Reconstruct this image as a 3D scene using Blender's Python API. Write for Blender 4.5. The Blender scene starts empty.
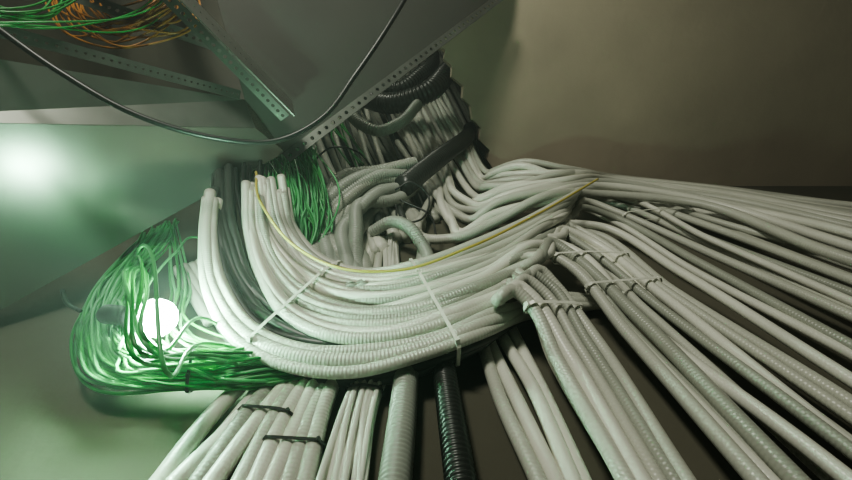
import bpy, math, random
import numpy as np
from mathutils import Vector
random.seed(4); rng=np.random.default_rng(7)
# NOTE ON COORDINATES: guide points were read off the reference photo (u,v in its 852x480
# frame) and given an estimated real depth in metres. C() un-projects u,v + depth into a
# world point; W() un-projects onto the modelled back wall / ceiling, s metres in front of it.
# The results are ordinary fixed world positions of full 3-D geometry (checked from a
# side-stepped camera as well).
F=379.0; cs=math.cos(math.radians(20)); sn=math.sin(math.radians(20))
CZ=1.0; D=.4; H=1.9
def C(u,v,d):
    x=(u-426)/F*d; z=(240-v)/F*d
    return np.array((x, d*sn-z*cs, CZ+d*cs+z*sn))
def W(u,v,s):
    k=(240-v)/F; c=[(H-s)/(cs+sn*k)]
    if sn-cs*k>0.02: c.append((D-s)/(sn-cs*k))
    return C(u,v,min(c))
def WP(l): return [W(*p) for p in l]
def CP(l): return [C(*p) for p in l]

# ---------- materials
def newmat(name):
    m=bpy.data.materials.new(name); m.use_nodes=True
    nt=m.node_tree; b=nt.nodes['Principled BSDF']; return m,nt,b
def plain(name,col,rough=.5,metal=0.,noise=.15,scale=8,ribs=0,ribd=.0005):
    m,nt,b=newmat(name); N=nt.nodes; L=nt.links
    b.inputs['Roughness'].default_value=rough; b.inputs['Metallic'].default_value=metal
    tc=N.new('ShaderNodeTexCoord'); n=N.new('ShaderNodeTexNoise'); n.inputs['Scale'].default_value=scale; n.inputs['Detail'].default_value=6
    L.new(tc.outputs['Object'],n.inputs['Vector'])
    r=N.new('ShaderNodeValToRGB'); r.color_ramp.elements[0].position=.3; r.color_ramp.elements[1].position=.7
    r.color_ramp.elements[0].color=(*[c*(1-noise) for c in col],1); r.color_ramp.elements[1].color=(*[min(1,c*(1+noise)) for c in col],1)
    L.new(n.outputs['Fac'],r.inputs['Fac']); L.new(r.outputs['Color'],b.inputs['Base Color'])
    if ribs:
        uv=N.new('ShaderNodeUVMap'); sp=N.new('ShaderNodeSeparateXYZ'); L.new(uv.outputs['UV'],sp.inputs[0])
        mu=N.new('ShaderNodeMath'); mu.operation='MULTIPLY'; mu.inputs[1].default_value=2*math.pi/ribs; L.new(sp.outputs['X'],mu.inputs[0])
        si=N.new('ShaderNodeMath'); si.operation='SINE'; L.new(mu.outputs[0],si.inputs[0])
        bp=N.new('ShaderNodeBump'); bp.inputs['Distance'].default_value=ribd; bp.inputs['Strength'].default_value=.6
        L.new(si.outputs[0],bp.inputs['Height']); L.new(bp.outputs[0],b.inputs['Normal'])
    return m
def concrete(name,c1,c2,scale=1.5,bump=.01,rough=.8):
    m,nt,b=newmat(name); N=nt.nodes; L=nt.links
    tc=N.new('ShaderNodeTexCoord'); n=N.new('ShaderNodeTexNoise'); n.inputs['Scale'].default_value=scale; n.inputs['Detail'].default_value=8
    L.new(tc.outputs['Object'],n.inputs['Vector'])
    r=N.new('ShaderNodeValToRGB'); r.color_ramp.elements[0].position=.3; r.color_ramp.elements[1].position=.72
    r.color_ramp.elements[0].color=(*c1,1); r.color_ramp.elements[1].color=(*c2,1)
    L.new(n.outputs['Fac'],r.inputs['Fac']); L.new(r.outputs['Color'],b.inputs['Base Color'])
    n2=N.new('ShaderNodeTexNoise'); n2.inputs['Scale'].default_value=25; n2.inputs['Detail'].default_value=4
    L.new(tc.outputs['Object'],n2.inputs['Vector'])
    bp=N.new('ShaderNodeBump'); bp.inputs['Distance'].default_value=bump; bp.inputs['Strength'].default_value=.2
    L.new(n2.outputs['Fac'],bp.inputs['Height']); L.new(bp.outputs[0],b.inputs['Normal'])
    b.inputs['Roughness'].default_value=rough
    return m
M_cond=plain('conduit_grey_pvc',(.54,.555,.48),.3,ribs=.0055,noise=.07,ribd=.00028)
M_cond2=plain('conduit_light_pvc',(.73,.74,.65),.3,ribs=.0055,noise=.07,ribd=.00015)
M_cond3=plain('conduit_mid_pvc',(.38,.40,.34),.32,ribs=.0055,noise=.08,ribd=.0004)
M_dark=plain('conduit_dark_grey',(.05,.056,.05),.35)
M_black=plain('black_rubber',(.02,.021,.02),.4)
M_blackr=plain('black_corrugated_plastic',(.03,.034,.03),.35)
M_bigl=plain('large_conduit_grey_pvc',(.33,.36,.31),.4)
M_green=plain('green_cable_jacket',(.035,.27,.06),.35)
M_greenl=plain('green_cable_jacket_light',(.10,.44,.16),.35)
M_orange=plain('orange_cable_jacket',(.36,.16,.035),.4)
M_yel=plain('yellow_cable_jacket',(.50,.43,.10),.4)
M_white=plain('white_cable_jacket',(.68,.70,.62),.35)
M_tie=plain('nylon_tie',(.80,.82,.72),.35)
M_metal=plain('painted_steel_panel',(.31,.315,.285),.24,metal=.7,noise=.05,scale=3)
M_metal2=plain('galvanised_steel',(.17,.18,.16),.4,metal=.6,noise=.15,scale=12)
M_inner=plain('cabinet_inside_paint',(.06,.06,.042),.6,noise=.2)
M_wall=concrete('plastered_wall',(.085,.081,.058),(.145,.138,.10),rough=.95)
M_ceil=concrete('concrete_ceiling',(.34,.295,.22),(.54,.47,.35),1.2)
M_shaft=concrete('shaft_plaster',(.2,.21,.16),(.3,.3,.24),2)
M_floor=concrete('concrete_floor',(.2,.2,.18),(.3,.3,.27))

# ---------- tubes
def spline(P,step):
    P=np.array(P,float); n=len(P)
    if n==2:
        k=max(2,int(np.linalg.norm(P[1]-P[0])/step)); t=np.linspace(0,1,k+1)[:,None]; return P[0]*(1-t)+P[1]*t
    h=np.maximum(np.linalg.norm(P[1:]-P[:-1],axis=1),1e-5); s=(P[1:]-P[:-1])/h[:,None]
    m=np.zeros_like(P); m[0]=s[0]; m[-1]=s[-1]
    for i in range(1,n-1): m[i]=(s[i-1]*h[i]+s[i]*h[i-1])/(h[i]+h[i-1])
    out=[]
    for i in range(n-1):
        k=max(3,int(h[i]/step)); t=np.linspace(0,1,k+1)[:-1][:,None]
        out.append((2*t**3-3*t**2+1)*P[i]+(t**3-2*t**2+t)*h[i]*m[i]+(-2*t**3+3*t**2)*P[i+1]+(t**3-t**2)*h[i]*m[i+1])
    out.append(P[-1:]); return np.vstack(out)
def resample(Q,step):
    L=np.concatenate([[0],np.cumsum(np.linalg.norm(Q[1:]-Q[:-1],axis=1))])
    k=max(4,int(L[-1]/step)); s=np.linspace(0,L[-1],k+1)
    return np.stack([np.interp(s,L,Q[:,j]) for j in range(3)],1),s
def tubes(name,strands,r,mat,sides=10,step=.02,corr=None):
    V=[];Fc=[];UV=[];MI=[];off=0
    mats=mat if isinstance(mat,list) else [mat]
    for si,P in enumerate(strands):
        rr=r[si] if isinstance(r,(list,np.ndarray)) else r
        Q=spline(P,min(step,.01) if corr else step)
        # nothing may run inside the back wall: keep every tube on its room side
        Q[:,1]=np.minimum(Q[:,1],D-rr-(corr[0] if corr else 0)-.002)
        Q,s=resample(Q,corr[1]/4 if corr else step)
        T=np.gradient(Q,axis=0); T/=np.maximum(np.linalg.norm(T,axis=1),1e-9)[:,None]
        n=np.cross(T[0],[.3,.5,.81]); n/=np.linalg.norm(n)
        m=len(Q); a=np.arange(sides)/sides*2*math.pi; ring=[]
        for i in range(m):
            n=n-T[i]*np.dot(n,T[i]); n/=max(np.linalg.norm(n),1e-9); b=np.cross(T[i],n)
            rad=rr+(corr[0]*math.cos(2*math.pi*i/4) if corr else 0)
            ring.append(Q[i]+rad*(np.cos(a)[:,None]*n+np.sin(a)[:,None]*b))
        V.append(np.vstack(ring)); mi=int(rng.integers(len(mats)))
        for i in range(m-1):
            for j in range(sides):
                k=(j+1)%sides
                Fc.append((off+i*sides+j,off+i*sides+k,off+(i+1)*sides+k,off+(i+1)*sides+j))
                u0,u1=s[i],s[i+1]; UV+= [u0,j/sides,u0,(j+1)/sides,u1,(j+1)/sides,u1,j/sides]; MI.append(mi)
        Fc.append(tuple(off+j for j in range(sides))[::-1]); UV+=[0,0]*sides; MI.append(mi)
        Fc.append(tuple(off+(m-1)*sides+j for j in range(sides))); UV+=[0,0]*sides; MI.append(mi)
        off+=m*sides
    me=bpy.data.meshes.new(name); me.from_pydata(np.vstack(V).tolist(),[],Fc)
    uv=me.uv_layers.new(name='UVMap'); uv.data.foreach_set('uv',UV)
    for mm in mats: me.materials.append(mm)
    me.polygons.foreach_set('material_index',MI); me.shade_smooth()
    o=bpy.data.objects.new(name,me); bpy.context.collection.objects.link(o); return o
def bundle(g0,g1,n,jit=.004,layers=1,lay=.02,swap=0.):
    g0=np.array(g0);g1=np.array(g1); out=[]
    for l in range(layers):
        nn=n-l
        for i in range(nn):
            t=(i+.5*l)/max(1,n-1) if n>1 else .5
            P=[]; dr=0
            for k in range(len(g0)):
                dr=.6*dr+rng.normal()*swap
                tt=t+dr
                p=g0[k]*(1-tt)+g1[k]*tt
                p=p+rng.normal(size=3)*jit
                if l: p=p+np.array((0,.7,.7))*lay*l
                P.append(p)
            out.append(P)
    return out
def down(strands,z=0.0):
    for P in strands:
        p=P[-1]; P.append(np.array((p[0]+rng.normal()*.01,min(p[1],.375),z+.35))); P.append(np.array((p[0],min(p[1],.37),z)))
    return strands
def mesh(name,verts,faces,mat,solid=0):
    me=bpy.data.meshes.new(name); me.from_pydata([tuple(map(float,v)) for v in verts],[],faces); me.materials.append(mat)
    o=bpy.data.objects.new(name,me); bpy.context.collection.objects.link(o)
    if solid:
        s=o.modifiers.new('thickness','SOLIDIFY'); s.thickness=solid; s.offset=0
    return o
def box(name,lo,hi,mat):
    x0,y0,z0=lo;x1,y1,z1=hi
    v=[(x0,y0,z0),(x1,y0,z0),(x1,y1,z0),(x0,y1,z0),(x0,y0,z1),(x1,y0,z1),(x1,y1,z1),(x0,y1,z1)]
    return mesh(name,v,[(3,2,1,0),(4,5,6,7),(0,1,5,4),(1,2,6,5),(2,3,7,6),(3,0,4,7)],mat)
# a tie is the tight loop round the cross-section of the strands it holds
def tie_round(strands,c,t,reach,r,mat=None,w=.0028):
    c=np.array(c);t=np.array(t,float);t/=np.linalg.norm(t); e1=np.cross(t,[.2,.1,1.]);e1/=np.linalg.norm(e1);e2=np.cross(t,e1)
    pts=[]
    for P in strands:
        Q=spline(P,.01); d=(Q-c)@t; best=None
        for i in np.where(d[:-1]*d[1:]<=0)[0]:
            f=d[i]/(d[i]-d[i+1]+1e-12); q=Q[i]*(1-f)+Q[i+1]*f-c
            if np.linalg.norm(q)<reach and (best is None or np.linalg.norm(q)<np.linalg.norm(best)): best=q
        if best is not None:
            for a in np.linspace(0,2*math.pi,9)[:-1]: pts.append((best@e1+(r+w)*math.cos(a),best@e2+(r+w)*math.sin(a)))
    if len(pts)<8: return
    pts=sorted(pts)
    def half(ps):
        h=[]
        for p in ps:
            while len(h)>1 and (h[-1][0]-h[-2][0])*(p[1]-h[-2][1])-(h[-1][1]-h[-2][1])*(p[0]-h[-2][0])<=0: h.pop()
            h.append(p)
        return h
    hull=half(pts)[:-1]+half(pts[::-1])[:-1]
    L=[c+e1*x+e2*y for x,y in hull]
    V=[];n=len(L); ctr=sum(L)/n; Fc=[]
    for p in L:
        o=(p-ctr); o-=t*(o@t); o/=max(np.linalg.norm(o),1e-9)
        V+= [p-t*w,p+t*w,p+t*w+o*.0016,p-t*w+o*.0016]
    for i in range(n):
        k=(i+1)%n
        for a in range(4):
            b=(a+1)%4; Fc.append((i*4+a,i*4+b,k*4+b,k*4+a))
    i=min(range(n),key=lambda j:np.linalg.norm(L[j]-np.array((0,0,CZ)))); o=len(V); p=L[i]; h=w*1.2
    q=(p-ctr);q/=np.linalg.norm(q); s=np.cross(q,t)
    for a,b,cc in [(-1,-1,0),(1,-1,0),(1,1,0),(-1,1,0),(-1,-1,1),(1,-1,1),(1,1,1),(-1,1,1)]: V.append(p+t*h*a+s*h*b+q*h*1.4*cc)
    for f in [(0,1,2,3),(4,5,6,7),(0,1,5,4),(1,2,6,5),(2,3,7,6),(3,0,4,7)]: Fc.append(tuple(o+x for x in f))
    mesh('cable_tie',V,Fc,mat or M_tie)

# ---------- room
CH=CZ+H; TOP=CH+1.9
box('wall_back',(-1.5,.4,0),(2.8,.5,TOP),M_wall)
box('wall_left',(-1.6,-2.3,0),(-1.5,.5,TOP),M_wall)
box('wall_right',(2.8,-2.3,0),(2.9,.5,TOP),M_wall)
box('wall_front',(-1.6,-2.4,0),(2.9,-2.3,TOP),M_wall)
box('floor',(-1.6,-2.4,-.1),(2.9,.5,0),M_floor)
box('ceiling_upper',(-1.6,-2.4,TOP),(2.9,.5,TOP+.1),M_shaft)
edge=[W(497,186,0)]
for (u,v) in [(495,170),(488,160),(490,150),(480,140),(482,128),(473,120),(470,106),(462,98),(463,86),(452,76),(452,66),(444,58),(446,50),(436,44)]:
    edge.append(W(u+random.uniform(-1,1),v,0))
edge.append(W(330,-60,0))
pts=[(2.8,.4,CH)]+[(e[0],e[1],CH) for e in edge]+[(-1.5,-1.2,CH),(-1.5,-2.3,CH),(2.8,-2.3,CH)]
pts[1]=(pts[1][0],.4,CH)
n=len(pts)
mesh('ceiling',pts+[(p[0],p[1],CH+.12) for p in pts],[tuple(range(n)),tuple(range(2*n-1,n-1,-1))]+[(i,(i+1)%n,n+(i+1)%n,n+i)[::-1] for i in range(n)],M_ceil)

# ---------- big U bundle
outer=CP([(206,188,.80),(202,240,.70),(208,292,.62),(238,338,.56),(290,364,.53),(350,370,.52),(420,356,.53),(478,335,.56)])
inner=CP([(280,172,.92),(292,225,.84),(324,260,.80),(368,273,.78),(420,266,.78),(478,246,.82),(520,228,.88),(558,206,.96)])
def ul(t):
    f=[.62,.66,.74,.86,.95,1,1,1]
    return [inner[k]*(1-(t*f[k] if t<.85 else t))+outer[k]*(t*f[k] if t<.85 else t) for k in range(8)]
B=dict(jit=.0035,layers=2,lay=.022,swap=.045)
U1=bundle(ul(0)+WP([(584,187,.09),(604,179,.085),(630,184,.07),(720,206,.06),(860,240,.05)]),
          ul(.34)+WP([(570,220,.11),(588,207,.11),(612,214,.09),(700,262,.06),(870,352,.05)]),7,**B)
U2=bundle(ul(.34)+WP([(556,240,.11),(572,222,.11),(594,228,.10),(680,280,.06),(870,392,.05)]),
          ul(.62)+WP([(534,264,.11),(547,253,.11),(563,260,.10),(625,330,.06),(770,490,.05)]),7,**B)
B['swap']=.02;B['jit']=.0015
U3=bundle(ul(.62)+WP([(526,276,.115),(539,269,.115),(554,280,.10),(596,335,.06),(690,490,.05)]),
          ul(.82)+WP([(500,298,.115),(512,290,.12),(524,300,.11),(553,360,.06),(632,490,.05)]),5,**B)
U4=bundle(ul(.90)+WP([(520,306,.06),(560,296,.04),(610,300,.025)]),ul(1.0)+WP([(520,318,.05),(560,308,.035),(600,305,.02)]),3,**B)
for P in U1+U2+U3+U4:
    a=random.uniform(0,.45); P[0]=P[0]*(1-a)+P[1]*a
down(U2);down(U3);down(U1)
US=U1+U2+U3+U4
tubes('corrugated_conduit_bundle',US,[float(rng.choice([.0086,.0098,.0102,.0114])) for _ in US],[M_cond,M_cond2,M_cond,M_cond3],12,.01)
dk=bundle([p+np.array((0,.01,.02)) for p in ul(.96)]+WP([(545,305,.03),(580,300,.02)]),[p+np.array((0,.03,.03)) for p in ul(1.06)]+WP([(530,312,.03),(570,308,.02)]),5,.003)
def mixp(t,n): return [inner[k]*(1-t)+outer[k]*t for k in range(n)]
dk+=bundle([C(228,165,.95)]+[p+np.array((0,.004,.006))*k for k,p in enumerate(mixp(.70,6))][1:],[C(214,170,.93)]+[p+np.array((0,.004,.006))*k for k,p in enumerate(mixp(.88,6))][1:],6,.003)
tubes('dark_conduit_bundle',dk,.0092,M_dark,12,.012)
# ---------- conduits from the shaft turning along the wall, all the way to the right-hand wall
K=bundle([C(436,80,2.2),C(468,140,1.85),C(490,174,1.6),C(500,172,1.5),C(522,166,1.42),C(562,170,1.4)]+WP([(622,178,.06),(720,188,.05),(860,205,.04),(1000,221,.04)]),
         [C(395,140,1.9),C(425,190,1.5),C(445,238,1.05),C(455,243,1.03),C(485,228,1.05),C(540,204,1.1)]+WP([(600,190,.13),(700,205,.10),(860,256,.08),(1000,305,.06)]),13,.008,swap=.02)
for P in K:
    a=P[-1]; d=P[-1]-P[-2]; s=(2.79-a[0])/d[0]
    P.append(np.array((2.79,min(.37,a[1]),max(.4,a[2]+d[2]*s*.5))))
tubes('shaft_conduit_run',K,.0138,[M_cond2,M_cond2,M_cond],12,.02)
# ---------- lower groups
Fg=down(bundle(WP([(470,300,.02),(480,342,.02),(503,400,.02),(545,490,.02)]),WP([(495,290,.02),(515,335,.02),(545,395,.02),(592,490,.02)]),4,.003))
tubes('conduit_group',Fg,.010,[M_cond2,M_cond],12,.012)
Ig=down(bundle(WP([(352,235,.02),(325,290,.02),(268,362,.02),(210,420,.02),(150,490,.02)]),WP([(380,235,.02),(366,300,.02),(345,362,.02),(328,410,.02),(305,490,.02)]),9,.003,swap=.03))
tubes('conduit_group',Ig,.0112,[M_cond,M_cond2,M_cond3],12,.012)
Hg=down(bundle(WP([(385,240,.02),(382,300,.02),(362,362,.02),(345,410,.02),(322,490,.02)]),WP([(398,240,.02),(398,300,.02),(386,362,.02),(376,410,.02),(366,490,.02)]),9,.003,2,-.008,swap=.05))
tubes('white_cable_bundle',Hg,.0042,M_white,8,.012)
tubes('large_corrugated_conduit',down([WP([(425,240,.03),(418,300,.03),(408,360,.03),(402,420,.03),(394,490,.03)])]),.0172,M_bigl,20,.01,(.0009,.006))
tubes('black_corrugated_conduit',down([WP([(432,300,.03),(441,350,.03),(450,410,.03),(462,490,.03)])]),.0160,M_blackr,20,.01,(.0016,.007))
# ---------- shaft interior: ranks of conduits rising and leaning across the opening
J=bundle([C(300,100,3.0),C(330,180,2.0),C(365,262,.98)],[C(430,10,3.3),C(470,100,2.8),C(506,180,2.1)],28,.012,swap=.01)
tubes('shaft_conduit_rack',J,[float(rng.choice([.015,.019,.022])) for _ in J],[M_cond,M_cond2,M_cond3,M_cond],10,.03)
J2=bundle([C(330,110,2.2),C(352,180,1.8),C(372,250,1.0)],[C(395,75,2.3),C(425,140,1.9),C(440,200,1.5)],9,.015,swap=.02)
tubes('shaft_conduit_rack',J2,.0125,[M_cond3,M_cond,M_dark],10,.03)
tubes('black_corrugated_hose',[CP([(365,98,2.0),(395,103,1.87),(428,92,1.85),(446,74,1.95),(452,50,2.5)])],.048,M_blackr,24,.02,(.004,.018))
tubes('black_corrugated_hose',[CP([(372,84,2.05),(400,88,1.98),(422,73,2.05),(434,56,2.5)])],.035,M_blackr,24,.02,(.004,.018))
tubes('dark_pipe_sleeve',[CP([(404,186,1.3),(438,159,1.5),(464,140,1.78),(470,128,2.3)])],.036,M_blackr,24,.02,(.002,.014))
G=bundle(CP([(412,166,1.4),(376,166,1.3),(340,176,1.22),(314,208,1.12),(318,248,.98),(345,300,.70)]),CP([(412,190,1.4),(388,200,1.26),(366,215,1.14),(356,238,1.02),(360,262,.92),(368,300,.72)]),7,.008,2,.035,swap=.05)
tubes('coiled_conduit_bundle',G,.0185,[M_bigl,M_cond3],14,.012,(.0018,.010))
tubes('flexible_grey_hose',[CP([(372,232,1.08),(390,222,1.05),(410,228,1.0),(422,245,.97),(428,285,.78)])],.016,M_bigl,14,.012,(.0014,.008))
tubes('flexible_grey_hose',[CP([(345,100,1.7),(358,122,1.62),(378,131,1.6),(398,124,1.65),(418,104,1.78)])],.024,M_bigl,14,.012,(.0018,.011))
# ---------- cables
tubes('yellow_cable',[CP([(256,172,.9),(262,205,.77),(290,242,.73),(340,268,.70),(400,270,.71),(470,247,.74),(530,218,.82),(598,179,1.0)])],.0028,M_yel,8,.01)
g1=bundle(CP([(266,152,1.1),(276,200,.98),(288,235,.94),(300,262,.9)]),CP([(305,146,1.15),(322,190,1.08),(320,235,1.0),(300,268,.92)]),80,.010,1,0,.15)
tubes('green_cable_bundle',g1,.0026,[M_green,M_greenl],6,.012)
g2=bundle([C(172,222,1.0),C(160,244,.9)]+WP([(136,280,.08),(122,320,.08),(134,354,.07),(195,362,.06),(270,358,.045),(320,350,.03)]),[C(146,236,.97),C(130,254,.86)]+WP([(98,292,.06),(82,342,.05),(104,380,.045),(188,388,.04),(280,380,.03),(330,370,.02)]),110,.006,1,0,.09)
g2+=bundle(WP([(140,340,.09),(172,352,.09),(205,356,.08),(250,356,.05),(300,352,.03)]),WP([(110,345,.08),(130,368,.06),(180,376,.05),(235,380,.04),(300,374,.03)]),18,.008,1,0,.12)
g2+=bundle([C(176,222,1.0)]+WP([(188,285,.06),(196,335,.05),(240,345,.04),(290,340,.03)]),[C(168,226,1.0)]+WP([(176,290,.07),(182,352,.06),(235,356,.04),(290,350,.03)]),8,.008,1,0,.1)
g2+=bundle([C(166,226,1.0),C(150,250,.85)]+WP([(132,300,.17),(138,345,.16),(190,362,.09),(270,360,.05)]),[C(160,228,1.0),C(146,252,.85)]+WP([(142,290,.18),(150,350,.16),(200,352,.09),(270,350,.05)]),6,.006,1,0,.3)
g2+=[WP([(118,350,.1),(150,282,.12),(176,252,.12),(200,238,.1),(232,250,.06)]),WP([(118,300,.1),(165,352,.12),(205,318,.1),(240,340,.05)])]
tubes('green_cable_bundle',g2,.0024,[M_green,M_greenl],6,.012)
g3=bundle(CP([(330,128,1.9),(338,145,1.7),(350,165,1.5)]),CP([(342,122,1.9),(352,142,1.7),(372,170,1.4)]),7,.01,1,0,.1)
tubes('green_cable_bundle',g3,.004,M_green,6,.02)
tubes('black_cable',[CP([(-300,-260,.95),(-140,-80,.68),(-20,15,.6),(60,72,.62),(130,112,.65),(210,137,.7),(275,141,.75),(322,118,.78),(356,74,.8),(410,-10,.85),(440,-90,1.05),(440,-160,1.45)])],.0052,M_black,10,.01)
bk=bundle(CP([(215,150,1.1),(209,195,.84),(206,240,.73)]),CP([(268,145,1.1),(262,185,.92),(275,225,.86)]),18,.006)
tubes('black_cable_tails',bk,.005,M_black,8,.01)
tubes('thin_black_wires',[CP([(310,165,1.3),(330,148,1.3),(358,152,1.35),(378,178,1.35)]),CP([(395,190,1.15),(410,182,1.15),(428,195,1.15),(420,220,1.1),(400,222,1.1),(396,205,1.15)]),CP([(400,200,1.15),(430,215,1.12),(436,235,1.05)]),WP([(62,290,.1),(66,302,.09),(80,311,.09)])],.0032,M_black,8,.01)
stub=bundle(WP([(178,270,.06),(208,322,.03)]),WP([(200,262,.06),(232,312,.03)]),4,.002)
tubes('conduit_stubs',stub,.0105,M_cond,12,.01)

# ---------- ties
def mid(S,k): return sum(np.array(P[k]) for P in S)/len(S)
tie_round(US+dk[:5],(ul(.5)[2]*.3+ul(.5)[3]*.7),inner[3]-inner[2]+(outer[5]-outer[3])*.6,.17,.0105)
tie_round(US+dk[:5],ul(.5)[5],ul(.5)[6]-ul(.5)[4],.15,.0105)
for S,k,f,rc in ((U1[:7],11,.6,.2),(U1[7:],11,.3,.2),(U2[:7],11,.3,.13),(U3[:5],11,.35,.12),(U2[:7],11,.75,.13)):
    a=mid(S,k); a0=mid(S,k-1)
    tie_round(S,a0*(1-f)+a*f,a-a0,rc,.0112)
tie_round(Hg,mid(Hg,2)*.35+mid(Hg,3)*.65,mid(Hg,3)-mid(Hg,2),.1,.0042,M_black,.002)
tie_round(Ig[2:6],mid(Ig[2:6],3),mid(Ig,3)-mid(Ig,2),.1,.0115,M_black,.002)
tie_round(Ig[5:9],mid(Ig[5:9],3)*.5+mid(Ig[5:9],4)*.5,mid(Ig,4)-mid(Ig,3),.1,.0115,M_black,.002)
gs=g2[:95]
tie_round(gs,mid(gs,5),mid(gs,6)-mid(gs,5),.12,.003,M_black,.002)

# ---------- cabinet
nC=np.array((.767,-.532,-.357)); kC=-.937
def P1(u,v):
    d=np.array(((u-426)/F,1,(240-v)/F)); return C(u,v,kC/np.dot(nC,d))
cab=bpy.data.objects.new('steel_cable_cabinet',None); bpy.context.collection.objects.link(cab)
def part(o): o.parent=cab; return o
part(mesh('lower_panel',[P1(-60,343),P1(285,152),P1(255,128),P1(-180,120),P1(-180,330)],[(0,1,2,3,4)],M_metal,.003))
part(mesh('lip',[P1(-180,120),P1(255,128),C(245,100,.97),C(-180,30,.5)],[(0,1,2,3)],M_metal2,.003))
cam=np.array((0,0,CZ))
A0,A1,A2=P1(285,152),C(500,-8,1.5),C(245,100,.97)
nn=np.cross(A1-A0,A2-A0)
def P2(u,v):
    d=C(u,v,1)-cam; return cam+d*((A0-cam)@nn)/(d@nn)
S1=P2(520,-60); S2=P2(200,-60)
E1=A1+(S1-A1)*3.0; E2=A2+(S2-A2)*1.9
part(mesh('side_panel',[A2,P1(255,128),A0,A1,E1,E2],[(0,1,2,3,4,5)],M_metal,.003))
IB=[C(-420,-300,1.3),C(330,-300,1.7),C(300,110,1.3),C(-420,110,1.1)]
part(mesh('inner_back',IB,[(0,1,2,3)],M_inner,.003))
part(mesh('end_panel',[E2,E1,IB[1]+np.array((.25,-.15,.15)),IB[1]],[(0,1,2,3)],M_metal,.003))
def perf(name,p0,p1,wv,cells,hole=.3,mat=M_metal2,ext=0.):
    p0=np.array(p0);p1=np.array(p1);wv=np.array(wv); V=[];Fc=[]
    dv=(p1-p0)/cells
    if ext: k=int(cells*ext); p0=p0-dv*k; cells+=k
    o8=[(-.5,-.5),(0,-.5),(.5,-.5),(.5,0),(.5,.5),(0,.5),(-.5,.5),(-.5,0)]
    cell=np.linalg.norm(dv); wl=np.linalg.norm(wv); rad=hole*min(cell,wl)
    for i in range(cells):
        c=p0+dv*(i+.5); o=len(V)
        for x,y in o8: V.append(c+dv*x+wv*y)
        for x,y in o8:
            q=math.hypot(x,y); V.append(c+dv/cell*rad*x/q+wv/wl*rad*y/q)
        for k in range(8): Fc.append((o+k,o+(k+1)%8,o+8+(k+1)%8,o+8+k))
    return part(mesh(name,V,Fc,mat,.003))
perf('perforated_flange',C(286,158,1.03),C(502,-4,1.48),C(300,150,1.1)-C(293,142,1.1),40,.22)
perf('perforated_channel',C(160,-10,.8),C(285,118,.95),C(160,0,.8)-C(150,7,.8),22,.28,ext=.9)
perf('perforated_channel_side',C(172,-16,.8),C(293,108,.95),C(172,-8,.85)-C(164,0,.78),22,.2,ext=.9)
perf('perforated_rail',C(60,-10,.8),C(255,60,1.0),C(160,0,.8)-C(155,12,.8),26,.28,ext=.9)
perf('perforated_rail_low',C(-40,20,.6),C(240,95,.95),C(160,0,.7)-C(158,12,.7),34,.2,ext=.3)
og=bundle(CP([(20,-220,1.2),(30,-100,1.05),(50,-10,.9),(75,30,.85),(120,42,.82),(170,24,.85),(165,-60,1.0),(150,-200,1.2)]),CP([(90,-220,1.25),(90,-100,1.1),(92,-20,.98),(98,10,.9),(125,18,.87),(146,8,.88),(140,-60,1.05),(130,-200,1.25)]),20,.010,1,0,.15)
tubes('orange_cable_coil',og,.0023,M_orange,6,.012)
gg=bundle(CP([(-300,-60,.8),(-140,-10,.65),(-40,0,.6),(20,8,.65),(70,-30,.75),(90,-200,1.1)]),CP([(-300,0,.8),(-140,20,.65),(-40,28,.6),(30,30,.65),(110,25,.75),(140,-200,1.1)]),12,.008,1,0,.1)
tubes('green_cable_bundle',gg,.0018,M_green,6,.012)

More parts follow.
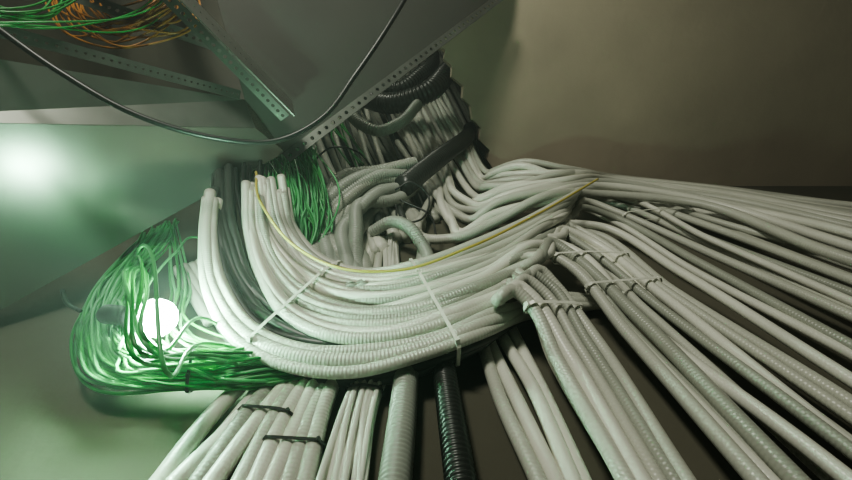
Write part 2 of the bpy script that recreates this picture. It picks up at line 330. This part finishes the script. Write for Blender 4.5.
# ---------- inspection lamp
lamp=bpy.data.objects.new('inspection_lamp',None); bpy.context.collection.objects.link(lamp)
me_,nt,b=newmat('lamp_glass_glow'); b.inputs['Base Color'].default_value=(.8,1,.9,1); b.inputs['Emission Color'].default_value=(.54,1,.71,1); b.inputs['Emission Strength'].default_value=370
LP=W(156,318,.12); HP=W(82,312,.09)
ax=(HP-LP); ax/=np.linalg.norm(ax)
def lathe(name,prof,c,ax,mat,n=24):
    ax=np.array(ax); t=np.cross(ax,[0,0,1.]); t/=np.linalg.norm(t); b2=np.cross(ax,t); V=[];Fc=[]
    for (r,h) in prof:
        for j in range(n):
            a=2*math.pi*j/n; V.append(c+ax*h+r*(t*math.cos(a)+b2*math.sin(a)))
    for i in range(len(prof)-1):
        for j in range(n): Fc.append((i*n+j,i*n+(j+1)%n,(i+1)*n+(j+1)%n,(i+1)*n+j))
    o=mesh(name,V,Fc,mat); o.data.shade_smooth(); o.parent=lamp; return o
R=.026
lathe('bulb',[(.0005,-R)]+[(R*math.cos(a),R*math.sin(a)) for a in np.linspace(-1.4,.9,12)]+[(.015,.030),(.015,.036)],LP,ax,me_)
lathe('handle',[(.0005,.034),(.018,.034),(.019,.05),(.015,.055),(.013,.07),(.0145,.09),(.0145,.115),(.012,.12),(.0005,.121)],LP,ax,M_black)

def area(name,loc,tgt,size,e,col):
    d=bpy.data.lights.new(name,'AREA'); d.energy=e; d.size=size; d.color=col
    o=bpy.data.objects.new(name,d); o.location=loc; o.rotation_euler=(Vector(tgt)-Vector(loc)).to_track_quat('-Z','Y').to_euler(); bpy.context.collection.objects.link(o)
area('room_fill_light',(-.5,-1.3,1.5),(.35,.2,2.5),.3,21,(1,.99,.86))  # unseen area light added behind the camera as soft fill
sl=bpy.data.lights.new('shaft_fill_light','POINT'); sl.energy=8; sl.color=(.98,1,.86); sl.shadow_soft_size=.1  # unseen point light added in the opening to brighten the shaft conduits
so=bpy.data.objects.new('shaft_fill_light',sl); so.location=(-.35,-.55,CH+.05); bpy.context.collection.objects.link(so)
w=bpy.data.worlds.new('world'); bpy.context.scene.world=w; w.use_nodes=True
w.node_tree.nodes['Background'].inputs[0].default_value=(.35,.42,.36,1); w.node_tree.nodes['Background'].inputs[1].default_value=.1
# thin homogeneous haze through the room, added for the glow round the lamp
vs=w.node_tree.nodes.new('ShaderNodeVolumeScatter'); vs.inputs['Density'].default_value=.07; vs.inputs['Anisotropy'].default_value=.3
w.node_tree.links.new(vs.outputs[0],w.node_tree.nodes['World Output'].inputs['Volume'])
try: bpy.context.scene.view_settings.look='AgX - Medium High Contrast'
except Exception: pass

cd=bpy.data.cameras.new('camera'); cd.lens=16.01; cd.sensor_width=36; cd.clip_start=.01
co=bpy.data.objects.new('camera',cd); co.location=(0,0,CZ); co.rotation_euler=(math.radians(160),0,0)
bpy.context.collection.objects.link(co); bpy.context.scene.camera=co
